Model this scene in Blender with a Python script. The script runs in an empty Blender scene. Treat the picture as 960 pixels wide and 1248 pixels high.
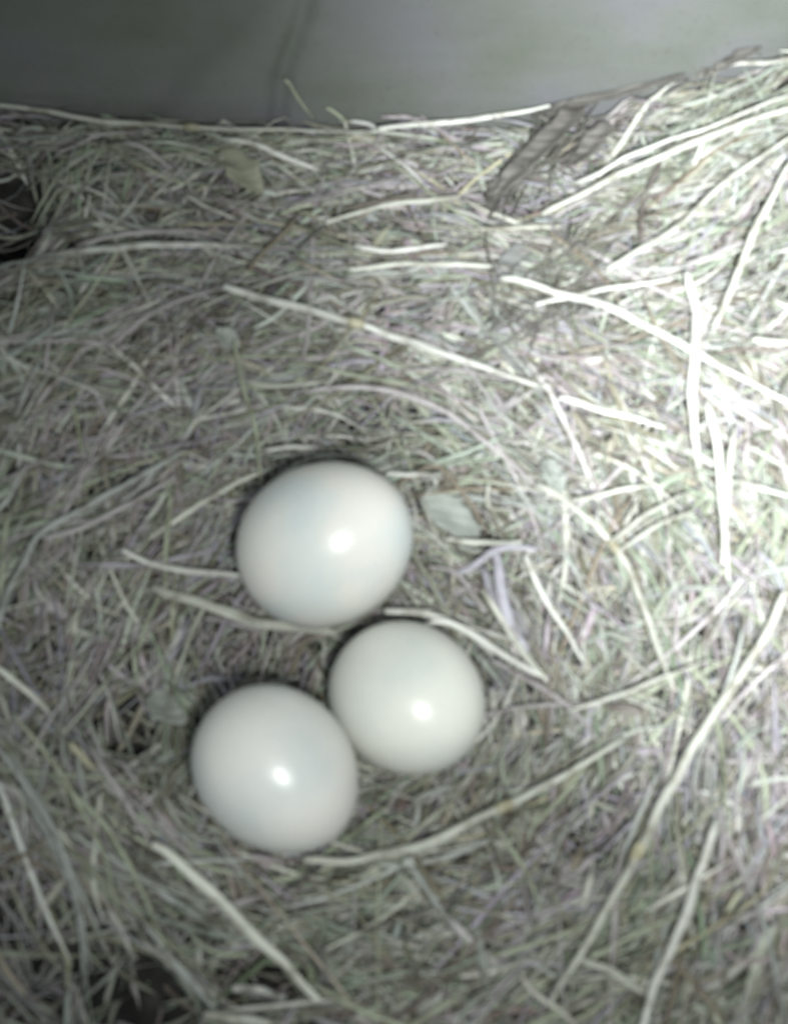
import bpy, math, random
import numpy as np
from mathutils import Vector, Matrix

rng = np.random.default_rng(11)
random.seed(11)
C = bpy.context.scene.collection

# ------------------------------------------------------------------ camera
TILT = math.radians(28)
DIST = 0.36
TANH = 0.103 / 0.36                      # half width of the frame (480 px of the photo)
cam_pos = np.array([0.0, -math.sin(TILT) * DIST, math.cos(TILT) * DIST])
FWD = np.array([0.0, math.sin(TILT), -math.cos(TILT)])
RIGHT = np.array([1.0, 0.0, 0.0])
UP = np.array([0.0, math.cos(TILT), math.sin(TILT)])
cd = bpy.data.cameras.new('camera')
cd.sensor_fit = 'VERTICAL'
cd.angle = 2 * math.atan(TANH * 1248 / 960)
cd.clip_start = 0.01
cd.clip_end = 20
cd.dof.use_dof = True
cd.dof.focus_distance = 0.9
cd.dof.aperture_fstop = 12.5
cam = bpy.data.objects.new('camera', cd)
C.objects.link(cam)
cam.location = cam_pos
cam.rotation_euler = (TILT, 0, 0)
bpy.context.scene.camera = cam

# ------------------------------------------------------------------ world, lamps, exposure
w = bpy.data.worlds.new('World')
bpy.context.scene.world = w
w.use_nodes = True
w.node_tree.nodes['Background'].inputs[0].default_value = (0.85, 0.97, 1.0, 1)
w.node_tree.nodes['Background'].inputs[1].default_value = 0.33

def aim(o, target):
    d = Vector(target) - o.location
    o.rotation_euler = d.to_track_quat('-Z', 'Y').to_euler()

fl = bpy.data.lights.new('flash_lamp', 'SPOT')
fl.spot_size = math.radians(67); fl.spot_blend = 1.0; fl.shadow_soft_size = 0.012
fl.energy = 2.95
fl.color = (0.97, 1.0, 0.965)
flo = bpy.data.objects.new('flash_lamp', fl); C.objects.link(flo)
flo.location = cam_pos + RIGHT * 0.022 - UP * 0.034
aim(flo, (0.034, 0.008, 0))
sp = bpy.data.lights.new('torch_lamp', 'SPOT')
sp.energy = 18.8
sp.spot_size = math.radians(65.5)
sp.spot_blend = 1.0
sp.shadow_soft_size = 0.012
sp.color = (0.94, 0.985, 1.0)
spo = bpy.data.objects.new('torch_lamp', sp); C.objects.link(spo)
spo.location = (0.030, -0.193, 0.306)
aim(spo, (0.180, 0.085, 0.03))
vs = bpy.context.scene.view_settings
vs.view_transform = 'Standard'; vs.look = 'None'; vs.exposure = 0.0; vs.gamma = 1

# ------------------------------------------------------------------ pixel <-> world
def ray(px, py):
    d = FWD + RIGHT * ((px - 480) / 480 * TANH) + UP * ((624 - py) / 480 * TANH)
    return d
def at_z(px, py, z):
    d = ray(px, py); t = (z - cam_pos[2]) / d[2]
    return cam_pos + d * t
def to_px(p):
    v = np.asarray(p) - cam_pos
    dep = v @ FWD
    return 480 + (v @ RIGHT) / dep / TANH * 480, 624 - (v @ UP) / dep / TANH * 480

def sst(a, b, x):
    t = np.clip((x - a) / (b - a), 0, 1)
    return t * t * (3 - 2 * t)

NX, NY = at_z(430, 840, 0)[:2]
HOLES = []          # (x, y, radius, depth)
def hgt0(x, y):
    x = np.asarray(x, float); y = np.asarray(y, float)
    r = np.hypot((x - NX) * 0.95, (y - NY) * 1.0)
    h = 0.022 * sst(0.035, 0.12, r)
    h = h + 0.034 * sst(0.02, 0.15, x) * sst(0.0, 0.11, y)
    h = h + 0.006 * sst(-0.05, -0.12, x) * sst(0.0, 0.08, y)
    h = h + 0.0016 * np.sin(x * 160 + 2 * np.sin(y * 90)) * np.cos(y * 190 + 1.3) + 0.001 * np.sin(x * 330 + y * 270)
    return h
def hgt(x, y):
    h = hgt0(x, y)
    for hx, hy, hr, hd in HOLES:
        h = h - hd * np.exp(-((x - hx) ** 2 + (y - hy) ** 2) / hr ** 2)
    return h
def hit(px, py, lift=0.0):
    z = 0.01
    for _ in range(14):
        p = at_z(px, py, z)
        z = 0.5 * z + 0.5 * (float(hgt(p[0], p[1])) + lift)
    return at_z(px, py, z)
for px, py, rr, dd in [(148, 868, .010, .014), (165, 1222, .014, .016), (45, 1150, .020, .007), (735, 990, .009, .008), (322, 1193, .007, .016), (285, 790, .007, .009),
                       (445, 520, .008, .008), (580, 640, .007, .008), (-8, 262, .011, .034), (-6, 205, .011, .024),
                       (60, 800, .007, .006), (330, 808, .008, .006), (600, 812, .006, .006), (600, 235, .008, .006)]:
    p = hit(px, py)
    HOLES.append((p[0], p[1], rr, dd))
YW = float(hit(470, 150)[1]) + 0.001      # the back wall stands here

# ------------------------------------------------------------------ materials
def new_mat(name):
    m = bpy.data.materials.new(name); m.use_nodes = True
    nt = m.node_tree
    return m, nt, nt.nodes['Principled BSDF']
def noise(nt, scale, detail=4, src=None):
    n = nt.nodes.new('ShaderNodeTexNoise'); n.inputs['Scale'].default_value = scale
    n.inputs['Detail'].default_value = detail
    if src: nt.links.new(src, n.inputs['Vector'])
    return n
def ramp(nt, src, stops):
    r = nt.nodes.new('ShaderNodeValToRGB')
    e = r.color_ramp.elements
    while len(e) < len(stops): e.new(0.5)
    for k, (p, c) in enumerate(stops):
        e[k].position = p; e[k].color = (*c, 1) if len(c) == 3 else c
    nt.links.new(src, r.inputs[0])
    return r
def mixc(nt, mode, fac, a, b):
    m = nt.nodes.new('ShaderNodeMix'); m.data_type = 'RGBA'; m.blend_type = mode
    if isinstance(fac, float): m.inputs[0].default_value = fac
    else: nt.links.new(fac, m.inputs[0])
    for s, v in ((6, a), (7, b)):
        if isinstance(v, tuple): m.inputs[s].default_value = (*v, 1)
        else: nt.links.new(v, m.inputs[s])
    return m.outputs[2]

def grass_material(name, base=None):
    """dry grass: colour per blade, fibres along it, blotches and stains"""
    m, nt, b = new_mat(name)
    if base is None:
        a = nt.nodes.new('ShaderNodeAttribute'); a.attribute_name = 'tint'; col = a.outputs['Color']
    else:
        rgb = nt.nodes.new('ShaderNodeRGB'); rgb.outputs[0].default_value = (*base, 1)
        oi = nt.nodes.new('ShaderNodeObjectInfo')
        hv = nt.nodes.new('ShaderNodeHueSaturation')
        mr = nt.nodes.new('ShaderNodeMapRange'); mr.inputs[3].default_value = 0.82; mr.inputs[4].default_value = 1.15
        nt.links.new(oi.outputs['Random'], mr.inputs[0]); nt.links.new(mr.outputs[0], hv.inputs['Value'])
        nt.links.new(rgb.outputs[0], hv.inputs['Color']); col = hv.outputs[0]
    fib = nt.nodes.new('ShaderNodeAttribute'); fib.attribute_name = 'fibre'
    mp = nt.nodes.new('ShaderNodeMapping'); mp.inputs['Scale'].default_value = (60, 3.2, 1)
    nt.links.new(fib.outputs['Vector'], mp.inputs[0])
    n1 = noise(nt, 1.0, 3, mp.outputs[0])
    r1 = ramp(nt, n1.outputs[0], [(0.3, (0.66, 0.65, 0.62)), (0.7, (1.18, 1.17, 1.14))])
    c = mixc(nt, 'MULTIPLY', 1.0, col, r1.outputs[0])
    tc = nt.nodes.new('ShaderNodeTexCoord')
    geo = nt.nodes.new('ShaderNodeNewGeometry')
    n2 = noise(nt, 210, 5, geo.outputs['Position'])
    r2 = ramp(nt, n2.outputs[0], [(0.32, (0.50, 0.47, 0.42)), (0.5, (1, 1, 1)), (0.75, (1.1, 1.12, 1.08))])
    c = mixc(nt, 'MULTIPLY', 0.8, c, r2.outputs[0])
    nt.links.new(c, b.inputs['Base Color'])
    b.inputs['Roughness'].default_value = 0.5
    b.inputs['Specular IOR Level'].default_value = 0.38
    bp = nt.nodes.new('ShaderNodeBump'); bp.inputs['Strength'].default_value = 0.35; bp.inputs['Distance'].default_value = 0.0003
    nt.links.new(n1.outputs[0], bp.inputs['Height']); nt.links.new(bp.outputs[0], b.inputs['Normal'])
    return m

MASS = grass_material('dry_grass_mass')
PAL = {
    'white':  (0.70, 0.71, 0.68),
    'cream':  (0.58, 0.59, 0.54),
    'straw yellow': (0.44, 0.42, 0.31),
    'silvery grey': (0.38, 0.40, 0.39),
    'mauve grey': (0.40, 0.375, 0.39),
    'olive grey': (0.34, 0.37, 0.29),
    'brown': (0.22, 0.19, 0.15),
    'lilac': (0.46, 0.45, 0.52),
}
MATS = {k: grass_material(k.replace(' ', '_') + '_grass', v) for k, v in PAL.items()}

# ------------------------------------------------------------------ tube mesh maker
def tube_arrays(P, W, flat, sides, roll):
    """P (B,K,3), W (B,K), flat (B,), roll (B,) -> verts, quads, fibre coordinates"""
    B, K, _ = P.shape
    T = np.gradient(P, axis=1); T /= np.linalg.norm(T, axis=2, keepdims=True) + 1e-12
    up = np.zeros_like(T); up[..., 2] = 1
    S = np.cross(T, up); ln = np.linalg.norm(S, axis=2, keepdims=True); S /= ln + 1e-9
    N = np.cross(S, T)
    cr, sr = np.cos(roll), np.sin(roll)
    if np.ndim(roll) == 1: cr, sr = cr[:, None, None], sr[:, None, None]
    else: cr, sr = cr[..., None], sr[..., None]
    S2 = S * cr + N * sr; N2 = N * cr - S * sr
    a = np.arange(sides) / sides * 2 * np.pi
    V = (P[:, :, None, :] + S2[:, :, None, :] * (np.cos(a)[None, None, :, None] * W[:, :, None, None] * .5)
         + N2[:, :, None, :] * (np.sin(a)[None, None, :, None] * W[:, :, None, None] * .5 * flat[:, None, None, None]))
    idx = np.arange(B * K * sides).reshape(B, K, sides)
    q = np.stack([idx[:, :-1, :], np.roll(idx, -1, 2)[:, :-1, :], np.roll(idx, -1, 2)[:, 1:, :], idx[:, 1:, :]], -1).reshape(-1, 4)
    Ls = np.concatenate([np.zeros((B, 1)), np.cumsum(np.linalg.norm(np.diff(P, axis=1), axis=2), 1)], 1)
    F = np.zeros((B, K, sides, 3)); F[..., 0] = Ls[:, :, None]
    F[..., 1] = np.abs(np.arange(sides) - sides / 2)[None, None, :] / sides * 2
    F[..., 0] += rng.random(B)[:, None, None] * 50; F[..., 2] = 0
    F[..., 1] += rng.random(B)[:, None, None] * 9
    return V.reshape(-1, 3), q, F.reshape(-1, 3)

def mesh_np(name, V, Q, F=None, tint=None, mat=None, caps=None):
    me = bpy.data.meshes.new(name)
    nv, nq = len(V), len(Q)
    faces = None
    if caps is not None:
        me.from_pydata(V.tolist(), [], Q.tolist() + caps)
    else:
        me.vertices.add(nv); me.vertices.foreach_set('co', V.astype(np.float32).ravel())
        me.loops.add(nq * 4); me.loops.foreach_set('vertex_index', Q.astype(np.int32).ravel())
        me.polygons.add(nq)
        me.polygons.foreach_set('loop_start', (np.arange(nq) * 4).astype(np.int32))
        me.update(calc_edges=True)
    me.polygons.foreach_set('use_smooth', np.ones(len(me.polygons), bool))
    if F is not None:
        at = me.attributes.new('fibre', 'FLOAT_VECTOR', 'POINT'); at.data.foreach_set('vector', F.astype(np.float32).ravel())
    if tint is not None:
        at = me.attributes.new('tint', 'FLOAT_COLOR', 'POINT')
        at.data.foreach_set('color', np.concatenate([tint, np.ones((len(tint), 1))], 1).astype(np.float32).ravel())
    if mat: me.materials.append(mat)
    me.update()
    return me

def link(name, me, parent=None):
    o = bpy.data.objects.new(name, me); C.objects.link(o)
    if parent: o.parent = parent
    return o
def tag(o, label, cat, group=None):
    o['label'] = label; o['category'] = cat
    if group: o['group'] = group

# ------------------------------------------------------------------ eggs (placed first: the grass lies round them)
FPX = 480 / TANH
EGG = []
def egg_spec(cx, cy, minor, ang, theta, sink, ratio=1.16):
    """image centre, short width, direction of the long axis"""
    p = hit(cx, cy); a = 0.021
    for _ in range(3):
        z = float(hgt0(p[0], p[1])) * 0 + sink + a
        p = at_z(cx, cy, z)
        depth = (p - cam_pos) @ FWD
        a = 0.5 * minor * depth / FPX
    ax = (RIGHT * math.cos(ang) + UP * math.sin(ang)) * math.sin(theta) - FWD * math.cos(theta)
    EGG.append(dict(c=p, a=a, ax=ax, ratio=ratio))
egg_spec(397, 663, 199, math.radians(28), math.radians(56), 0.0020)
egg_spec(497, 851.5, 181, math.radians(-30), math.radians(42), -0.0030)
egg_spec(337, 938, 189, math.radians(-42), math.radians(74), 0.0030)

def push_from_eggs(P):
    """moves points out of the eggs; returns mask of blades (axis 0) that would lie over an egg"""
    bad = np.zeros(P.shape[0], bool)
    for e in EGG:
        d = P - e['c']
        al = d @ e['ax']
        lat = d - al[..., None] * e['ax']
        q = np.sqrt((al / e['ratio']) ** 2 + (lat ** 2).sum(-1))
        R = e['a'] + 0.0009
        ins = q < R
        bad |= (ins & (d[..., 2] > -0.1 * e['a'])).any(-1)
        # blades passing above the egg
        hor = np.hypot(d[..., 0], d[..., 1])
        bad |= ((hor < e['a'] * 1.0) & (d[..., 2] > -0.15 * e['a'])).any(-1)
        # in front of the egg as the nest's own cup leaves it clear
        near = (np.hypot(d[..., 0], d[..., 1] + e['a'] * .55) < e['a'] * 1.0) & (d[..., 2] > -0.40 * e['a'])
        bad |= near.any(-1)
        k = np.where(ins, R / np.maximum(q, 1e-6), 1.0)
        P[...] = e['c'] + d * k[..., None]
    return bad

# ------------------------------------------------------------------ nest floor (litter under the grass)
gx = np.linspace(-0.26, 0.26, 220); gy = np.linspace(-0.30, YW + 0.004, 200)
GX, GY = np.meshgrid(gx, gy)
GZ = hgt(GX, GY) - 0.0065 + 0.0015 * np.sin(GX * 700) * np.sin(GY * 650 + GX * 300)
V = np.stack([GX, GY, GZ], -1).reshape(-1, 3)
for e in EGG:
    d = V - e['c']; r = np.hypot(d[:, 0], d[:, 1])
    low = e['c'][2] - e['a'] - 0.002
    V[:, 2] = np.where(r < e['a'] * 1.0, np.minimum(V[:, 2], low), V[:, 2])
I = np.arange(V.shape[0]).reshape(GX.shape)
Q = np.stack([I[:-1, :-1], I[:-1, 1:], I[1:, 1:], I[1:, :-1]], -1).reshape(-1, 4)
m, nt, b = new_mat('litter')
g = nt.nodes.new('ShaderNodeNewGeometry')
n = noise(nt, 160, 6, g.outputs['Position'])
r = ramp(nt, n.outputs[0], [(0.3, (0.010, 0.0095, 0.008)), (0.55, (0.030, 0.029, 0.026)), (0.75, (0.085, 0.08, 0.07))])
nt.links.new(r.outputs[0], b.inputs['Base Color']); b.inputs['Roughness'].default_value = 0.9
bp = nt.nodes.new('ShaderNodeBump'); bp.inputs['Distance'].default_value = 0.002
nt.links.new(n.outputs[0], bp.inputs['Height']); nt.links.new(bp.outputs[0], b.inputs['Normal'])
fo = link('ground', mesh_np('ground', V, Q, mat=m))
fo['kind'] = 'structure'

# ------------------------------------------------------------------ back wall: one grey sheet with a crease
xs = np.linspace(-0.26, 0.26, 620); zs = np.linspace(-0.04, 0.16, 80)
X, Z = np.meshgrid(xs, zs)
def wall_pt(px, py):
    d = ray(px, py); t = (YW - cam_pos[1]) / d[1]; p = cam_pos + d * t
    return p[0], p[2]
(x1, z1), (x2, z2) = wall_pt(378, -30), wall_pt(343, 120)
(x3, z3), (x4, z4) = wall_pt(320, 30), wall_pt(205, 150)
def crease(xa, za, xb, zb, wd, dep, step):
    dx, dz = xb - xa, zb - za; L = math.hypot(dx, dz)
    s = ((X - xa) * dz - (Z - za) * dx) / L
    return dep * np.exp(-(s / wd) ** 2) + step * (1 / (1 + np.exp(-s / (wd * .7))))
_c = sorted((wall_pt(a, c2)[1], wall_pt(a, c2)[0]) for a, c2 in [(384, -60), (377, -10), (366, 35), (350, 75), (343, 100), (338, 150)])
CX = np.interp(Z, [c[0] for c in _c], [c[1] for c in _c])
Y = YW + 0.0028 * np.exp(-((X - CX) / 0.0028) ** 2) + crease(x3, z3, x4, z4, 0.006, 0.0016, 0.0002)
Y += 0.0007 * np.sin(X * 55 + 1) * np.sin(Z * 70)
V = np.stack([X, Y, Z], -1).reshape(-1, 3)
nb = len(V)
Vb = V.copy(); Vb[:, 1] = YW + 0.014
I = np.arange(nb).reshape(X.shape)
q1 = np.stack([I[:-1, :-1], I[:-1, 1:], I[1:, 1:], I[1:, :-1]], -1).reshape(-1, 4)
q2 = q1[:, ::-1] + nb
rim = list(I[0, :]) + list(I[1:, -1]) + list(I[-1, -2::-1]) + list(I[-2:0:-1, 0])
q3 = np.array([[rim[k], rim[k - 1], rim[k - 1] + nb, rim[k] + nb] for k in range(len(rim))])
m, nt, b = new_mat('painted_board')
g = nt.nodes.new('ShaderNodeNewGeometry')
n = noise(nt, 26, 6, g.outputs['Position'])
r = ramp(nt, n.outputs[0], [(0.32, (0.130, 0.143, 0.117)), (0.50, (0.155, 0.163, 0.152)), (0.68, (0.168, 0.170, 0.180))])
mp = nt.nodes.new('ShaderNodeMapping'); mp.inputs['Scale'].default_value = (40, 40, 160)
nt.links.new(g.outputs['Position'], mp.inputs[0])
n2 = noise(nt, 1.0, 4, mp.outputs[0])
r2 = ramp(nt, n2.outputs[0], [(0.35, (0.97, 0.97, 0.97)), (0.65, (1.02, 1.02, 1.02))])
c = mixc(nt, 'MULTIPLY', 1.0, r.outputs[0], r2.outputs[0])
n3 = noise(nt, 900, 3, g.outputs['Position'])
r3 = ramp(nt, n3.outputs[0], [(0.28, (0.7, 0.7, 0.68)), (0.42, (1, 1, 1))])
c = mixc(nt, 'MULTIPLY', 0.7, c, r3.outputs[0])
nt.links.new(c, b.inputs['Base Color']); b.inputs['Roughness'].default_value = 0.62
bp = nt.nodes.new('ShaderNodeBump'); bp.inputs['Distance'].default_value = 0.0004; bp.inputs['Strength'].default_value = 0.5
nt.links.new(n2.outputs[0], bp.inputs['Height']); nt.links.new(bp.outputs[0], b.inputs['Normal'])
wo = link('wall', mesh_np('wall', np.concatenate([V, Vb]), np.concatenate([q1, q2, q3]), mat=m))
tag(wo, 'dull grey-green board wall with a slanting crease behind the nest', 'wall')

# ------------------------------------------------------------------ eggs
def egg_material(name, base, stain):
    m, nt, b = new_mat(name)
    tc = nt.nodes.new('ShaderNodeTexCoord')
    n = noise(nt, 45, 5, tc.outputs['Object'])
    r = ramp(nt, n.outputs[0], [(0.36, stain), (0.56, base)])
    nf = noise(nt, 1300, 2, tc.outputs['Object'])
    rf = ramp(nt, nf.outputs[0], [(0.3, (0.93, 0.93, 0.92)), (0.5, (1, 1, 1))])
    c = mixc(nt, 'MULTIPLY', 0.7, r.outputs[0], rf.outputs[0])
    nt.links.new(c, b.inputs['Base Color'])
    b.inputs['Roughness'].default_value = 0.31
    b.inputs['Specular IOR Level'].default_value = 0.62
    b.inputs['Subsurface Weight'].default_value = 0.15
    b.inputs['Subsurface Radius'].default_value = (1, .9, .7)
    b.inputs['Subsurface Scale'].default_value = 0.003
    n2 = noise(nt, 800, 3, tc.outputs['Object'])
    bp = nt.nodes.new('ShaderNodeBump'); bp.inputs['Distance'].default_value = 0.00012; bp.inputs['Strength'].default_value = 0.35
    nt.links.new(n2.outputs[0], bp.inputs['Height']); nt.links.new(bp.outputs[0], b.inputs['Normal'])
    return m
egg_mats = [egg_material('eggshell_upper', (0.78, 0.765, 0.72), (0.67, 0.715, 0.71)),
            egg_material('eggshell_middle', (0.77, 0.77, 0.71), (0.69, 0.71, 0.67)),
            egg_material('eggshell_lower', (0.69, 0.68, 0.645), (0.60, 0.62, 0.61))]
egg_labels = ['largest white egg lying highest in the nest hollow, nearest the wall',
              'smaller round white egg between its two neighbours, set furthest to the right',
              'white egg lying lowest and leftmost, leaning against the smaller egg']
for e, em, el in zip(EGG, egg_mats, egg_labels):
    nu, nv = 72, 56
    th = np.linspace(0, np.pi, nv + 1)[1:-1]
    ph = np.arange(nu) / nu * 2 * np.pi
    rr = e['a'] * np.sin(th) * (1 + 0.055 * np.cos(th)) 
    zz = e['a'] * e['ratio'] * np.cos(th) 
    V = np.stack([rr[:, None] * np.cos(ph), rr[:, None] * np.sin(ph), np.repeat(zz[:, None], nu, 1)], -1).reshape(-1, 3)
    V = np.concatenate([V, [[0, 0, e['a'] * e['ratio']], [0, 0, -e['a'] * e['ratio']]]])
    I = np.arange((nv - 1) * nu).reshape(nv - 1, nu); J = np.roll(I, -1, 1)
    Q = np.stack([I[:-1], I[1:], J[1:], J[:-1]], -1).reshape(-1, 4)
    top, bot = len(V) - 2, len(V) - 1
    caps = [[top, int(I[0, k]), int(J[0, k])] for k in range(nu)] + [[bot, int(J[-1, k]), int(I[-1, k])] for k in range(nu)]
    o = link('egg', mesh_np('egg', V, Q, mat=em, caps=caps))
    o.location = e['c']
    o.rotation_euler = Vector(-e['ax']).to_track_quat('Z', 'Y').to_euler()
    tag(o, el, 'egg', 'white eggs in the nest hollow')

# ------------------------------------------------------------------ grass directions: wound round the hollow
def tangent(x, y):
    a = np.arctan2((y - NY), (x - NX)) + np.pi / 2
    # the heap by the bright corner fans up to the wall
    fan = sst(0.03, 0.10, x) * sst(0.0, 0.06, y)
    vx, vy = np.cos(2 * a), np.sin(2 * a)          # directions without a sense
    fa = math.radians(24)
    vx = vx * (1 - fan) + fan * math.cos(2 * fa); vy = vy * (1 - fan) + fan * math.sin(2 * fa)
    # near the wall the blades lie along it
    nw = sst(YW - 0.05, YW - 0.005, y) * 0.7
    vx = vx * (1 - nw) + nw
    vy = vy * (1 - nw)
    return np.arctan2(vy, vx) / 2

def blades(n, K, xr, yr, lr, wr, dep, spread, wild, tiltsd, curl, open_holes=True):
    x0 = rng.uniform(*xr, n); y0 = rng.uniform(*yr, n)
    a0 = tangent(x0, y0) + rng.normal(0, spread, n)
    wi = rng.random(n) < wild
    a0 = np.where(wi, rng.uniform(0, np.pi, n), a0)
    L = np.exp(rng.uniform(np.log(lr[0]), np.log(lr[1]), n))
    s = np.linspace(-.5, .5, K)
    # follow the ring a little, plus own bend
    rad = np.hypot(x0 - NX, y0 - NY) + 0.03
    k = L / rad * 0.55 * np.where(wi, 0, 1) + rng.normal(0, curl, n)
    # sense: ring curvature needs the tangent's own sense
    sense = np.sign(np.cos(a0) * -(y0 - NY) + np.sin(a0) * (x0 - NX)); k = k * sense
    k2 = rng.normal(0, curl * .9, n)
    ang = a0[:, None] + k[:, None] * s + k2[:, None] * (s ** 2 - .08) * 2.2 + rng.normal(0, .05, (n, 1)) * np.sin(s * 12)
    st = L[:, None] / (K - 1)
    dx = np.cos(ang) * st; dy = np.sin(ang) * st
    X = np.cumsum(dx, 1); Yy = np.cumsum(dy, 1)
    X += (x0 - X[:, K // 2])[:, None]; Yy += (y0 - Yy[:, K // 2])[:, None]
    off = -rng.uniform(dep[0], dep[1], n)
    tilt = rng.normal(0, tiltsd, n)
    arch = rng.uniform(-.05, .16, n)
    Yc = np.minimum(Yy, YW - 0.0012)
    Zb = hgt(X, Yc)
    Zs = Zb * .45 + (Zb.mean(1, keepdims=True) + (Zb[:, -1:] - Zb[:, :1]) * s) * .55
    Zz = Zs + off[:, None] + tilt[:, None] * s * L[:, None] - arch[:, None] * (s ** 2 * 4 - .5) * L[:, None] * .35
    P = np.stack([X, Yc, Zz], -1)
    over = (Yy > YW - 0.0015).mean(1) > 0.35
    bad = push_from_eggs(P) | over
    # holes stay open
    for hx, hy, hr, hd in (HOLES if open_holes else []):
        d = np.hypot(P[..., 0] - hx, P[..., 1] - hy).min(1)
        bad |= (d < hr * .75) & (rng.random(n) < min(.93, hd * 62))
    W = np.exp(rng.uniform(np.log(wr[0]), np.log(wr[1]), n))
    t = s + .5
    prof = np.minimum(1, .35 + 6 * t) * np.minimum(1, .12 + (1 - t) * rng.uniform(1.3, 6, n)[:, None])
    Wk = W[:, None] * prof
    ok = ~bad
    return P[ok], Wk[ok], L[ok], a0[ok]

palv = np.array([(0.42, 0.43, 0.40), (0.345, 0.37, 0.32), (0.29, 0.325, 0.265), (0.365, 0.335, 0.355), (0.335, 0.328, 0.370),
                 (0.23, 0.22, 0.19), (0.52, 0.53, 0.50), (0.36, 0.35, 0.29), (0.17, 0.165, 0.14)])
def tints(P):
    n = len(P); mid = P[:, P.shape[1] // 2]
    x, y = mid[:, 0], mid[:, 1]
    u = np.sin(x * 70 + 2.1 * np.sin(y * 45)) * np.sin(y * 62 + 1.7 * np.cos(x * 38))
    pm = np.clip(.5 + u * 1.1, .04, .96)                 # green-grey or mauve-grey neighbourhoods
    wts = np.stack([np.full(n, .17), .24 * pm, .22 * pm, .24 * (1 - pm), .16 * (1 - pm), np.full(n, .12),
                    np.full(n, .07), np.full(n, .06), np.full(n, .08)], 1)
    wts /= wts.sum(1, keepdims=True)
    cs = wts.cumsum(1); r = rng.random(n)[:, None]
    idx = np.minimum((r > cs).sum(1), len(palv) - 1)
    c = palv[idx] * rng.uniform(.8, 1.2, (n, 1)) + rng.normal(0, .012, (n, 3))
    return np.clip(c, .03, .8)

# ------------------------------------------------------------------ single stalks and blades
GROUP = 'single dry grass stalks lying on the nest'
SINGLES = []
def single(name, P, W, flat, roll, colour):
    K = len(P)
    org = P[K // 2].copy()
    sides = 8
    Vv, Qq, Ff = tube_arrays((P - org)[None], W[None], np.array([flat]), sides, np.asarray(roll)[None])
    caps = [list(range(sides))[::-1], list(range((K - 1) * sides, K * sides))]
    o = link(name, mesh_np(name, Vv, Qq, Ff, mat=MATS[colour], caps=caps))
    o.location = org
    return o

def traced(pts, wpx, colour, label, name='grass_stalk', lift=1.5, flat=.55, taper=(.7, .45), cat='grass stalk', deg=2, wall=False, sheath=None, node=None):
    pts = np.array(pts, float)
    # smooth curve through the points
    d = np.concatenate([[0], np.cumsum(np.hypot(*np.diff(pts, axis=0).T))])
    K = max(8, int(d[-1] / 16))
    u = np.linspace(0, d[-1], K)
    if len(pts) > 2:
        ext = np.vstack([2 * pts[0] - pts[1], pts, 2 * pts[-1] - pts[-2]]); ds = d
        out = []
        for uu in u:
            i = min(np.searchsorted(ds, uu, 'right') - 1, len(pts) - 2); t = (uu - ds[i]) / (ds[i + 1] - ds[i])
            p0, p1, p2, p3 = ext[i:i + 4]
            out.append(.5 * ((2 * p1) + (p2 - p0) * t + (2 * p0 - 5 * p1 + 4 * p2 - p3) * t * t + (3 * p1 - p0 - 3 * p2 + p3) * t ** 3))
        q = np.array(out)
    else:
        q = pts[0] + (pts[-1] - pts[0]) * (u / d[-1])[:, None]
        nrm = np.array([-(pts[-1] - pts[0])[1], (pts[-1] - pts[0])[0]]) / d[-1]
        q = q + nrm * (np.sin(u / d[-1] * np.pi) * random.uniform(-.02, .02) * d[-1])[:, None]
    jit = rng.normal(0, 1.5, (K, 2))
    jit[1:-1] = (jit[:-2] + jit[1:-1] * 2 + jit[2:]) / 4
    q = q + jit
    H = np.array([hit(a, b2, (lift + 1.5) / 1000) for a, b2 in q])
    H[:, 1] = np.minimum(H[:, 1], YW - .0015)
    z = H[:, 2]
    if not wall:
        s = np.linspace(-1, 1, K); cf = np.polyfit(s, z, deg); zf = np.polyval(cf, s)
        zf += max(0, np.percentile(z - zf, 75)) * .8
        P = np.array([at_z(a, b2, zz) for (a, b2), zz in zip(q, zf)])
        P[:, 1] = np.minimum(P[:, 1], YW - .0015)
    else:
        P = []
        for a, b2 in q:
            p = hit(a, b2, (lift + 1.5) / 1000)
            if p[1] > YW - .0016:
                dd = ray(a, b2); p = cam_pos + dd * ((YW - .0016 - cam_pos[1]) / dd[1])
            P.append(p)
        P = np.array(P)
    push_from_eggs(P[None])
    W = wpx * DIST / FPX * np.ones(K)
    t = np.linspace(0, 1, K)
    W *= (1 - (1 - taper[0]) * (1 - t) ** 3) * (1 - (1 - taper[1]) * t ** 3) * (1 + .05 * np.sin(t * 17 + random.random() * 6))
    roll = random.uniform(-.3, .3) + np.linspace(0, random.uniform(-.7, .7), K)
    o = single(name, P, W, flat, roll, colour)
    if node is not None:                       # a swollen joint of the stalk
        for nd in node:
            i = int(nd * (K - 1)); dirv = P[min(i + 1, K - 1)] - P[i - 1]; dirv /= np.linalg.norm(dirv)
            ks = np.linspace(-1, 1, 7); pp = (P[i] - P[K // 2])[None] + dirv[None] * ks[:, None] * .0022
            ww = W[i] * (1.08 + .35 * (1 - ks ** 2))
            v, qd, f = tube_arrays(pp[None], ww[None], np.array([max(flat, .75)]), 8, np.zeros((1, 7)))
            nm = link('joint', mesh_np('joint', v, qd, f, mat=MATS['straw yellow'], caps=[list(range(8))[::-1], list(range(48, 56))]), o)
            nm['label'] = 'swollen yellowish joint of the stalk'
    tag(o, label, cat, GROUP)
    SINGLES.append((o, P))
    return o

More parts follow.
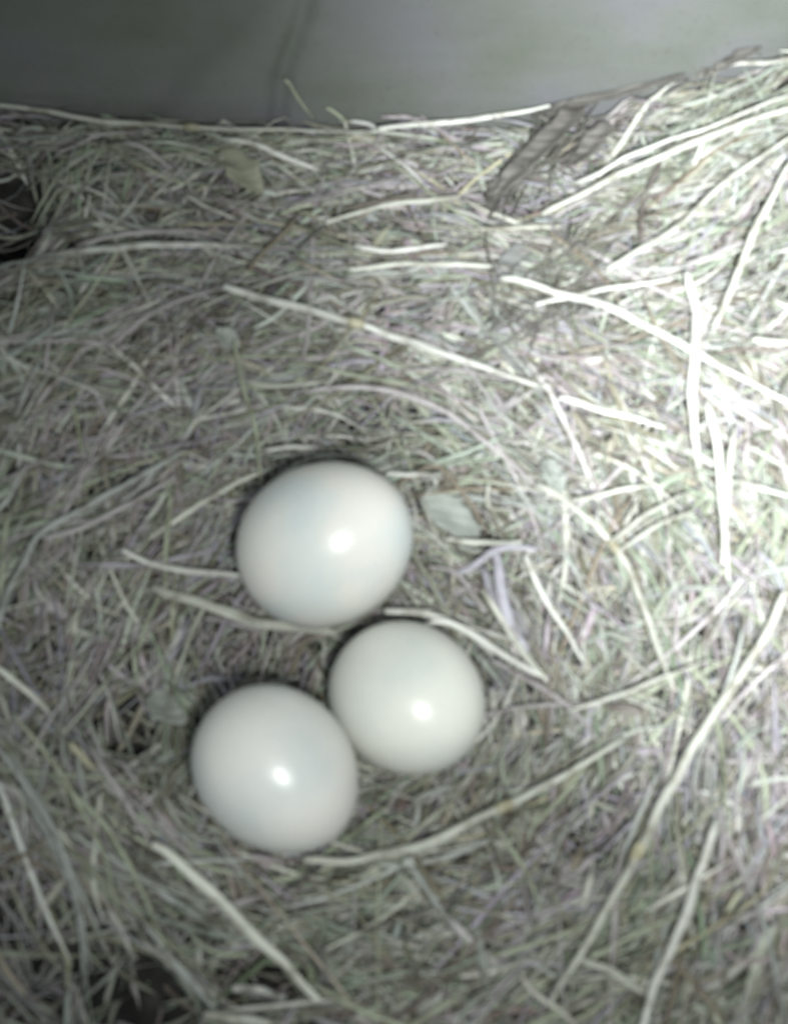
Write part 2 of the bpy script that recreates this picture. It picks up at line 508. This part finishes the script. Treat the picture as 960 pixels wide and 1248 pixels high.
T = traced
T([(-12, 126), (60, 137), (150, 150), (260, 156), (400, 160), (452, 161)], 10, 'cream', 'long pale stalk lying along the foot of the wall from the dark left edge', lift=3, node=[.55])
T([(462, 157), (560, 146), (668, 131)], 10, 'white', 'bright white stalk along the foot of the wall, ending at the brown leaf', lift=3)
T([(346, 94), (362, 118), (384, 146)], 8, 'olive grey', 'short grey stalk leaning against the wall under its crease', wall=True, lift=2)
T([(398, 130), (410, 140), (428, 150)], 6, 'olive grey', 'tiny pale stub poking up beside the stalk that leans on the wall', wall=True, lift=2)
T([(152, 170), (180, 182), (208, 206)], 9, 'mauve grey', 'short pale piece below the wall, just above the dark-edged hollow', lift=3)
T([(228, 238), (250, 250), (285, 264)], 9, 'cream', 'short cream piece in line with the pale piece nearer the wall', lift=3)
T([(272, 168), (310, 174), (345, 190), (388, 207)], 9, 'white', 'pale blade sloping down from the wall beside the yellow leaf', lift=3)
T([(-10, 327), (100, 306), (200, 298), (300, 301)], 10, 'white', 'long pale blade crossing the dark left edge nearly level', lift=3)
T([(95, 298), (150, 288), (205, 281), (255, 284)], 7, 'mauve grey', 'thin mauve blade just above the long pale level one', lift=3)
T([(272, 350), (400, 384), (520, 424), (655, 470)], 13, 'white', 'longest bright straight straw slanting across the nest above the eggs', lift=4, flat=.8, node=[.42])
T([(612, 337), (660, 350), (740, 374), (800, 404), (880, 446), (965, 494)], 11, 'white', 'long white stalk slanting from mid nest down to the right edge', lift=4, flat=.8)
T([(838, 332), (848, 385), (843, 470), (851, 570)], 13, 'white', 'white upright-running blade crossing the long stalk in the bright part', lift=4)
T([(861, 488), (876, 560), (880, 630), (887, 706)], 15, 'white', 'broad bright white blade running down the bright right part', lift=4, flat=.3)
T([(895, 520), (885, 600), (880, 690)], 8, 'cream', 'thin cream blade pressed against the broad bright one', lift=3.5)
T([(683, 484), (740, 500), (812, 522)], 9, 'white', 'short white blade under the end of the longest straw', lift=3)
T([(148, 672), (200, 691), (250, 697), (306, 700)], 10, 'white', 'white blade whose end tucks under the largest egg', lift=5)
T([(186, 718), (240, 733), (320, 760), (410, 772)], 15, 'cream', 'broad pale blade passing just below the largest egg', lift=2, flat=.3)
T([(322, 548), (388, 544)], 8, 'white', 'short bright blade lying level above the largest egg', lift=6)
T([(285, 415), (300, 480), (314, 540), (318, 595)], 7, 'olive grey', 'thin greenish stem running down towards the top of the largest egg', lift=3)
T([(468, 744), (520, 748), (560, 764), (600, 790), (664, 828)], 11, 'white', 'pale blade leaving the gap between the largest and smaller egg', lift=5)
T([(372, 1049), (430, 1048), (520, 1028), (600, 990), (680, 948), (760, 898)], 12, 'cream', 'long curved pale stalk sweeping under the lowest egg', lift=4, flat=.75, node=[.62])
T([(957, 722), (930, 780), (860, 884), (800, 992), (762, 1068), (720, 1140), (668, 1222)], 12, 'cream', 'longest stalk on the right with a yellow joint, running down to the bottom', lift=4, flat=.8, node=[.63])
T([(872, 1000), (852, 1062), (835, 1120), (800, 1190), (778, 1262)], 11, 'white', 'pale stalk running off the bottom edge beside the long jointed one', lift=4, flat=.7)
T([(186, 1026), (240, 1070), (300, 1130), (350, 1180), (390, 1222)], 14, 'cream', 'broad pale stalk slanting down below the lowest egg', lift=4, flat=.5)
T([(286, 1203), (318, 1208), (348, 1219)], 9, 'white', 'short white chip below the dark slot at the bottom', lift=5)
T([(655, 588), (700, 620), (750, 670), (780, 730), (805, 800), (820, 838)], 9, 'cream', 'pale curved stalk arching round the right side of the eggs', lift=3.5, node=[.4])
T([(640, 676), (660, 722), (690, 770), (708, 806)], 10, 'white', 'white blade slanting down beside the lilac strip', lift=4)
T([(604, 664), (612, 720), (625, 760), (642, 795)], 15, 'lilac', 'broad lilac strip standing out to the right of the eggs', lift=3, flat=.25)
T([(588, 690), (600, 730), (622, 775)], 11, 'lilac', 'narrower lilac strip left of the broad lilac one', lift=2, flat=.25)
T([(560, 700), (610, 668), (650, 668)], 11, 'lilac', 'lilac strip arched over the top of the broad lilac one', lift=4, flat=.25)
T([(500, 770), (545, 757), (600, 800)], 8, 'white', 'short white blade looped over the smaller egg top', lift=5)
T([(590, 720), (640, 800), (668, 832)], 9, 'cream', 'cream blade crossing the foot of the lilac strips', lift=4)
T([(545, 657), (590, 661), (634, 659)], 8, 'cream', 'short level blade joining the white flake and the lilac strip', lift=4)
T([(696, 610), (750, 598), (802, 588)], 7, 'cream', 'thin pale blade starting at the top of the arching stalk', lift=4)
T([(742, 662), (790, 626), (842, 600)], 7, 'cream', 'thin pale blade, upper one of a slanting pair by the bright blade', lift=4)
T([(752, 674), (800, 640), (846, 622)], 6, 'cream', 'thin pale blade, lower one of a slanting pair by the bright blade', lift=4)
T([(-6, 765), (26, 690), (52, 648), (130, 604), (228, 548)], 9, 'silvery grey', 'long bent grey stalk climbing from the left edge', lift=4)
T([(55, 655), (110, 640), (160, 612), (214, 578)], 8, 'mauve grey', 'grey stalk lying parallel below the long bent one', lift=4)
T([(470, 576), (526, 578)], 7, 'white', 'tiny bright blade touching the top right of the largest egg', lift=5)
T([(594, 590), (597, 618), (626, 620)], 6, 'cream', 'small blade bent to a right angle beyond the largest egg', lift=5)
T([(196, 722), (178, 762), (166, 800)], 8, 'olive grey', 'short greenish stem hanging from the broad pale blade', lift=3)
T([(705, 1166), (745, 1184), (785, 1212)], 8, 'cream', 'short pale blade between the two long stalks near the bottom', lift=4)
T([(84, 908), (98, 918), (116, 938)], 10, 'straw yellow', 'short yellow fragment beside the dark hollow', lift=3)
T([(866, 850), (876, 900), (882, 985)], 8, 'olive grey', 'greenish stem running down right of the long jointed stalk', lift=3)
T([(130, 428), (170, 392), (215, 368), (275, 352)], 9, 'mauve grey', 'pale curved stalk rising to the start of the longest straw', lift=3)
T([(376, 478), (450, 472), (530, 496), (600, 544), (650, 590)], 8, 'mauve grey', 'mauve stalk arching over the largest egg', lift=3)
T([(484, 590), (530, 566), (560, 596), (596, 650)], 7, 'brown', 'dark bent stem hugging the far side of the white flake', lift=2)
T([(660, 262), (760, 210), (860, 168), (970, 128)], 10, 'cream', 'long cream blade fanning up to the bright corner', lift=4)
T([(700, 225), (790, 180), (880, 150), (965, 112)], 9, 'white', 'white blade lying just above the long fanning one', lift=4)
T([(880, 78), (970, 72)], 8, 'white', 'white blade touching the wall in the bright corner', lift=4)
T([(740, 330), (830, 270), (900, 210), (965, 165)], 9, 'cream', 'cream blade fanning steeply into the bright corner', lift=4)
T([(870, 400), (900, 330), (930, 260), (965, 190)], 10, 'cream', 'steep cream blade along the right edge of the bright heap', lift=5)
#T([(830, 452), (880, 395), (940, 350), (968, 320)], 9, 'white', 'white blade crossing beneath the long slanting stalk', lift=3)
T([(915, 414), (968, 416)], 12, 'cream', 'short broad cream blade at the right edge', lift=6)
T([(895, 585), (965, 604)], 8, 'white', 'short white blade touching the right edge below the bright heap', lift=4)
#T([(770, 436), (830, 425), (890, 436)], 8, 'white', 'white blade curving under the crossing of two stalks', lift=3)
T([(650, 372), (740, 352), (830, 338)], 8, 'white', 'white blade lying level above the slanting white stalk', lift=3)
T([(560, 880), (640, 860), (720, 858)], 6, 'mauve grey', 'thin mauve blade starting right of the smaller egg', lift=2)
T([(690, 868), (760, 842), (860, 806)], 7, 'cream', 'thin cream blade tying the arching stalk to the jointed one', lift=4)
T([(600, 1000), (640, 1060), (660, 1110)], 7, 'olive grey', 'greenish blade dropping from the curved pale stalk', lift=3)
T([(60, 940), (130, 1010), (170, 1080), (200, 1160)], 7, 'olive grey', 'greenish stem sweeping down the dark lower left', lift=3)
T([(-5, 905), (50, 985), (90, 1080), (110, 1180)], 7, 'silvery grey', 'grey stem sweeping along the lower left edge', lift=3)
T([(15, 870), (80, 950), (125, 1040), (150, 1130)], 6, 'olive grey', 'thin stem between the two stems sweeping down the lower left', lift=3)
T([(-5, 812), (30, 838), (62, 870)], 8, 'cream', 'short pale blade at the left edge above the sweeping stems', lift=3)
T([(300, 330), (345, 285), (362, 262)], 8, 'brown', 'brownish stem pointing at the wall above the longest straw', lift=3)
T([(395, 270), (470, 250), (560, 240)], 7, 'cream', 'cream blade left of the lower tip of the brown leaf', lift=3)
T([(420, 330), (500, 322), (600, 325)], 8, 'cream', 'cream blade lying level between the longest straw and brown leaf', lift=3)
T([(28, 960), (70, 1040), (96, 1120), (104, 1200)], 6, 'silvery grey', 'thinnest grey stem in the sweep at the lower left edge', lift=3)
T([(105, 905), (150, 975), (186, 1030)], 7, 'mauve grey', 'mauve stem reaching from the dark hollow to the broad pale stalk', lift=3)
T([(590, 800), (630, 822), (690, 860), (730, 900)], 7, 'mauve grey', 'mauve blade leading from the smaller egg to the curved pale stalk', lift=3)
T([(905, 770), (880, 850), (850, 930), (845, 1000)], 6, 'silvery grey', 'thin grey stem side by side with the long jointed stalk', lift=3)
T([(300, 465), (350, 470), (400, 462)], 7, 'cream', 'short cream blade crossing the thin greenish stem above the largest egg', lift=3)
T([(430, 300), (480, 306), (540, 296)], 8, 'white', 'short white blade lying level nearer the wall than the longest straw', lift=3)
T([(590, 745), (560, 700), (520, 690)], 7, 'mauve grey', 'mauve blade curling away from the side of the largest egg', lift=3)
T([(250, 1238), (300, 1242), (330, 1250)], 12, 'cream', 'pale blade cut by the bottom edge beside the dark hole', lift=4)

from mathutils.kdtree import KDTree
_pts = []
for _o, _P in SINGLES:
    for i in range(len(_P) - 1):
        for t in np.linspace(0, 1, 8, endpoint=False): _pts.append(_P[i] * (1 - t) + _P[i + 1] * t)
KD = KDTree(len(_pts))
for i, p in enumerate(_pts): KD.insert((p[0], p[1], 0), i)
KD.balance()
def covers(P, rad=.0016, keep=.12):
    """blades that would lie on top of a traced stalk"""
    out = np.zeros(len(P), bool)
    for i in range(len(P)):
        if rng.random() < keep: continue
        for a in range(P.shape[1] - 1):
            for t in (0, .5):
                q = P[i, a] * (1 - t) + P[i, a + 1] * t
                co, j, d = KD.find((q[0], q[1], 0))
                if d < rad and q[2] > _pts[j][2] - .0004: out[i] = True; break
            if out[i]: break
    return out
XR, YR = (-.16, .16), (-.20, YW)
sets = [blades(6000, 7, (-.20, .20), (-.25, YW), (.008, .026), (.0008, .0020), (.0045, .0085), .6, .5, .3, .7, open_holes=False),
        blades(7000, 8, (-.20, .20), (-.25, YW), (.016, .060), (.0009, .0022), (.0015, .0065), .5, .35, .16, .5),
        blades(7000, 9, XR, YR, (.014, .060), (.0007, .0019), (-.0005, .004), .36, .25, .12, .45),
        blades(4500, 8, XR, YR, (.008, .030), (.0006, .0015), (-.0012, .002), .5, .35, .22, .7),
        blades(1700, 6, XR, YR, (.005, .018), (.0016, .0032), (-.0006, .002), .6, .4, .15, .5),
        blades(500, 12, XR, YR, (.045, .10), (.0007, .0012), (0, .003), .30, .15, .05, .35)]
Vs, Qs, Fs, Ts = [], [], [], []; base = 0
for P, W, L, a0 in sets:
    kk = ~covers(P); P, W, L, a0 = P[kk], W[kk], L[kk], a0[kk]
    B, K = W.shape
    roll = rng.normal(0, .7, B)[:, None] + rng.normal(0, .8, B)[:, None] * np.linspace(-.5, .5, K)
    v, q, f = tube_arrays(P, W, rng.uniform(.14, .5, B), 5, roll)
    Vs.append(v); Qs.append(q + base); Fs.append(f); base += len(v)
    Ts.append(np.repeat(tints(P), K * 5, 0))
go = link('dry_grass', mesh_np('dry_grass', np.concatenate(Vs), np.concatenate(Qs), np.concatenate(Fs), np.concatenate(Ts), MASS))
go['kind'] = 'stuff'
go['label'] = 'matted fine dry grass that lines the whole nest hollow'

# ------------------------------------------------------------------ withered leaves and flakes
def leaf_material(name, a, b2, vein):
    m, nt, b = new_mat(name)
    tc = nt.nodes.new('ShaderNodeTexCoord')
    mp = nt.nodes.new('ShaderNodeMapping'); mp.inputs['Scale'].default_value = (90, 700, 90)
    nt.links.new(tc.outputs['Object'], mp.inputs[0])
    n = noise(nt, 1, 5, mp.outputs[0]); r = ramp(nt, n.outputs[0], [(.36, a), (.62, b2)])
    nt.links.new(r.outputs[0], b.inputs['Base Color']); b.inputs['Roughness'].default_value = .65
    bp = nt.nodes.new('ShaderNodeBump'); bp.inputs['Distance'].default_value = .0002
    nt.links.new(n.outputs[0], bp.inputs['Height']); nt.links.new(bp.outputs[0], b.inputs['Normal'])
    return m
LM = {'brown': leaf_material('withered_brown', (.05, .046, .04), (.16, .15, .135), 0),
      'white': leaf_material('bleached_flake', (.25, .27, .24), (.36, .38, .35), 0),
      'yellow': leaf_material('yellowed_leaf', (.25, .25, .19), (.32, .32, .245), 0),
      'lilac': leaf_material('lilac_flake', (.30, .30, .36), (.42, .41, .49), 0),
      'grey': leaf_material('grey_flake', (.22, .24, .21), (.34, .35, .32), 0),
      'dull': leaf_material('shade_leaf', (.11, .115, .11), (.22, .225, .215), 0)}  # dull: a shadow band's tone put into a leaf colour
def leaf(pts, wid, mat, label, lift=3, fold=.5, name='withered_leaf_or_shade', wall=False, ragged=.15, cat='leaf'):
    pts = np.array(pts, float); K = 22; M = 11
    d = np.concatenate([[0], np.cumsum(np.hypot(*np.diff(pts, axis=0).T))]); u = np.linspace(0, d[-1], K)
    q = np.stack([np.interp(u, d, pts[:, 0]), np.interp(u, d, pts[:, 1])], 1)
    for _ in range(4): q[1:-1] = (q[:-2] + 2 * q[1:-1] + q[2:]) / 4
    P = np.array([hit(a, c2, (lift + 1.5) / 1000) for a, c2 in q]); P[:, 1] = np.minimum(P[:, 1], YW - .003)
    s = np.linspace(-1, 1, K); P[:, 2] = np.polyval(np.polyfit(s, P[:, 2], 2), s)
    P = np.array([at_z(a, c2, z) for (a, c2), z in zip(q, P[:, 2])]); P[:, 1] = np.minimum(P[:, 1], YW - .003)
    Tn = np.gradient(P, axis=0); Tn /= np.linalg.norm(Tn, axis=1, keepdims=True)
    S = np.cross(Tn, [0, 0, 1]); S /= np.linalg.norm(S, axis=1, keepdims=True); N = np.cross(S, Tn)
    t = np.linspace(0, 1, K); prof = np.sin(np.pi * np.clip(t, .03, .985) ** .8) ** .6
    w = wid * DIST / FPX * prof * .5
    v = np.linspace(-1, 1, M)
    ph = random.random() * 6
    def sm(n, k):
        a = rng.normal(0, 1, n)
        for _ in range(k): a = np.convolve(np.pad(a, 1, 'edge'), [.25, .5, .25], 'valid')
        return a
    r1, r2 = sm(K, 1), sm(K, 1)
    rag = 1 + ragged * np.where(v[None, :] > 0, r1[:, None], r2[:, None]) * np.abs(v)
    f1 = sm(K, 3)
    off = v * rag * w[:, None]
    hz = np.abs(v) * fold * w[:, None] + .12 * wid * DIST / FPX * f1[:, None] * v * .9 + .0002 * sm(K, 2)[:, None] * np.cos(v * 5)
    V = P[:, None] + S[:, None] * off[..., None] + N[:, None] * hz[..., None]
    V = V - P[K // 2]
    I = np.arange(K * M).reshape(K, M)
    Q = np.stack([I[:-1, :-1], I[:-1, 1:], I[1:, 1:], I[1:, :-1]], -1).reshape(-1, 4)
    o = link(name, mesh_np(name, V.reshape(-1, 3), Q, mat=LM[mat])); o.location = P[K // 2]
    so = o.modifiers.new('thickness', 'SOLIDIFY'); so.thickness = .00025
    tag(o, label, cat)
    # midrib as a part
    rp = V[:, M // 2] + N * .0002
    vv, qq, ff = tube_arrays(rp[None], (np.linspace(1, .3, K) * .0006)[None], np.array([1.0]), 6, np.zeros((1, K)))
    rb = link('midrib', mesh_np('midrib', vv, qq, mat=LM[mat], caps=[list(range(6))[::-1], list(range((K - 1) * 6, K * 6))]), o)
    return o
leaf([(716, 104), (694, 146), (655, 186), (616, 222), (592, 256)], 30, 'brown', 'largest brown withered leaf, torn, hanging from the wall foot into the nest', lift=3.0, fold=.5, ragged=.3)
leaf([(742, 150), (715, 185), (690, 205)], 26, 'brown', 'short brown leaf scrap beside the largest withered leaf', lift=2.5, ragged=.3)
leaf([(622, 210), (604, 240), (598, 262)], 26, 'brown', 'small brown scrap at the lower tip of the largest withered leaf', lift=3.2, ragged=.3)
leaf([(655, 138), (740, 112), (835, 92)], 13, 'brown', 'narrow brown withered leaf lying along the wall foot', lift=3.5, ragged=.3)
leaf([(868, 70), (897, 48), (922, 26)], 16, 'brown', 'small dark curled leaf sticking up at the wall in the bright corner', lift=4, ragged=.3)
leaf([(655, 285), (630, 350), (622, 420), (640, 455)], 64, 'dull', 'broad dull grey leaf shape imitating shadow, half buried where the longest straw ends', lift=-2.4, fold=.2, ragged=.25)  # leaf shape added to paint in a soft shadow band
leaf([(516, 604), (545, 625), (584, 655)], 44, 'white', 'pale flat flake lying just right of the largest egg', lift=1.0, fold=.2, name='bleached_flake', cat='flake', ragged=.12)
FIB = grass_material('rootlet_and_shade_fibres', (0.18, 0.175, 0.158))  # also colours the strands that imitate the shadow band
def tuft(pts, spread, n, label, skew=9):
    pts = np.array(pts, float); K = 12
    d = np.concatenate([[0], np.cumsum(np.hypot(*np.diff(pts, axis=0).T))])
    PP = []
    for _ in range(n):
        a, c2 = sorted(rng.uniform(0, 1, 2)); c2 = min(1, a + max(.25, c2 - a))
        u = np.linspace(a, c2, K) * d[-1]
        q = np.stack([np.interp(u, d, pts[:, 0]), np.interp(u, d, pts[:, 1])], 1)
        dirv = pts[-1] - pts[0]; nr = np.array([-dirv[1], dirv[0]]) / np.hypot(*dirv)
        wd = spread * (.35 + .65 * (1 - u / d[-1]))
        q = q + nr * (rng.normal(0, .5) * wd + rng.normal(0, 6) * np.linspace(-1, 1, K) ** 2 + rng.normal(0, skew) * np.linspace(-1, 1, K))[:, None]
        H = np.array([hit(x, y, .0035 + rng.uniform(-.002, .001)) for x, y in q]); H[:, 1] = np.minimum(H[:, 1], YW - .001)
        H[1:-1, 2] = (H[:-2, 2] + H[1:-1, 2] + H[2:, 2]) / 3
        PP.append(H)
    PP = np.array(PP); org = PP[0][K // 2].copy()
    Wt = rng.uniform(.0004, .0011, n)[:, None] * np.sin(np.linspace(.25, 2.9, K))[None]
    v, q4, f = tube_arrays(PP - org, Wt, np.full(n, .5), 5, rng.normal(0, .6, n))
    o = link('rootlet_or_shade_tuft', mesh_np('rootlet_or_shade_tuft', v, q4, f, mat=FIB)); o.location = org
    tag(o, label, 'plant fibres')
tuft([(722, 108), (690, 155), (650, 192), (615, 228), (590, 262)], 56, 45, 'dark streaky tuft of rootlets lying over the largest brown leaf')
tuft([(640, 150), (740, 112), (840, 92)], 14, 14, 'thin dark rootlets along the wall foot near the bright corner')
tuft([(840, 80), (880, 60), (925, 30)], 16, 14, 'small dark rootlet tuft at the wall in the bright corner')
tuft([(630, 262), (655, 350), (640, 460)], 95, 36, 'grey strands imitating shadow between the brown leaf and the end of the longest straw', skew=42)  # strands added to darken the heap like the soft shadow there
leaf([(262, 190), (290, 202), (318, 236)], 42, 'yellow', 'faded yellow leaf near the wall, beside the sloping pale blade', lift=0.5)
leaf([(182, 848), (205, 868), (226, 880)], 34, 'grey', 'pale crumpled flake between the dark hollow and lowest egg', lift=.8, name='crumpled_flake', cat='flake')
leaf([(664, 560), (674, 580), (684, 600)], 26, 'white', 'small white flake at the start of the arching stalk', lift=1.5, name='bleached_flake', cat='flake')
leaf([(262, 404), (276, 412), (290, 424)], 24, 'grey', 'small round pale flake below the start of the longest straw', lift=1, name='crumpled_flake', cat='flake')

# ------------------------------------------------------------------ the larger of the loose blades, each an object
COL_W = ['cream', 'silvery grey', 'mauve grey', 'olive grey', 'white', 'brown', 'straw yellow']
want = 300 - len(SINGLES)
P, W, L, A = blades(2200, 14, (-.11, .11), (-.15, YW), (.024, .065), (.0010, .0016), (-.0015, .0008), .42, .3, .06, .35)
kk = ~covers(P, keep=.0); P, W, L = P[kk], W[kk], L[kk]
def regionname(x, y):
    eg = [(397, 663, 'largest egg'), (495, 851, 'smaller egg'), (335, 938, 'lowest egg')]
    ds = [math.hypot(x - a, y - c2) for a, c2, _ in eg]; k = int(np.argmin(ds))
    if ds[k] < 190:
        a, c2, nm = eg[k]; ang = math.degrees(math.atan2(c2 - y, x - a)) % 360
        s = ['right of', 'above and right of', 'above', 'above and left of', 'left of', 'below and left of', 'below', 'below and right of'][int((ang + 22.5) // 45) % 8]
        return f'{s} the {nm}'
    if y < 260: return 'near the wall, dim side' if x < 330 else ('near the wall, middle' if x < 640 else 'in the bright corner')
    if y < 480: return 'beside the dark left edge' if x < 200 else ('around the longest straw' if x < 620 else 'in the bright heap')
    if y < 800: return 'by the left edge' if x < 300 else 'by the broad bright blade'
    if y < 1040: return 'left of the dark hollow' if x < 300 else 'around the long jointed stalk'
    return 'in the dim lower corner' if x < 250 else ('at the bottom middle' if x < 620 else 'at the bottom right')
cnt = 0; recs = []
for i in range(len(P)):
    if cnt >= want: break
    px, py = to_px(P[i][7])
    if not (5 < px < 955 and 120 < py < 1243): continue
    # keep the eggs, as seen in the open cup, uncovered
    pj = [to_px(p) for p in P[i]]
    if any(math.hypot(a - e0, c2 - e1) < 104 for a, c2 in pj for e0, e1 in ((397, 663), (495, 851), (335, 938))): continue
    r = random.random()
    colour = COL_W[int(rng.choice(7, p=[.10, .24, .25, .26, .02, .09, .04]))]
    o = single('straw', P[i], W[i], random.uniform(.15, .45), random.uniform(-.5, .5) + np.linspace(0, random.uniform(-1, 1), 14), colour)
    (xa, ya), (xb, yb) = pj[0], pj[-1]
    an = math.degrees(math.atan2(-(yb - ya), xb - xa)) % 180
    dr = 'lying level' if an < 20 or an > 160 else 'running upright' if 70 < an < 110 else 'rising rightwards' if an <= 70 else 'rising leftwards'
    ch = np.linalg.norm(P[i][0] - P[i][-1]) / L[i]
    bend = 'straight' if ch > .985 else 'curved'
    ln = 'short' if L[i] < .045 else 'long' if L[i] > .065 else 'middling'
    recs.append((o, (ln, bend, colour, dr, regionname(px, py)), px, py, float(W[i].max())))
    cnt += 1
from collections import defaultdict
gr = defaultdict(list)
for rcd in recs: gr[rcd[1]].append(rcd)
ordn = ['first', 'second', 'third', 'fourth', 'fifth', 'sixth', 'seventh', 'eighth']
for key, lst in gr.items():
    ln, bend, colour, dr, reg = key
    lst.sort(key=lambda r: r[2])
    for k, rcd in enumerate(lst):
        pre = '' if len(lst) == 1 else ('leftmost ' if k == 0 else 'rightmost ' if k == len(lst) - 1 else ordn[k] + ' from left, ')
        tag(rcd[0], f'{pre}{ln} {bend} {colour} blade {dr} {reg}', 'grass blade', 'loose grass blades on the nest surface')
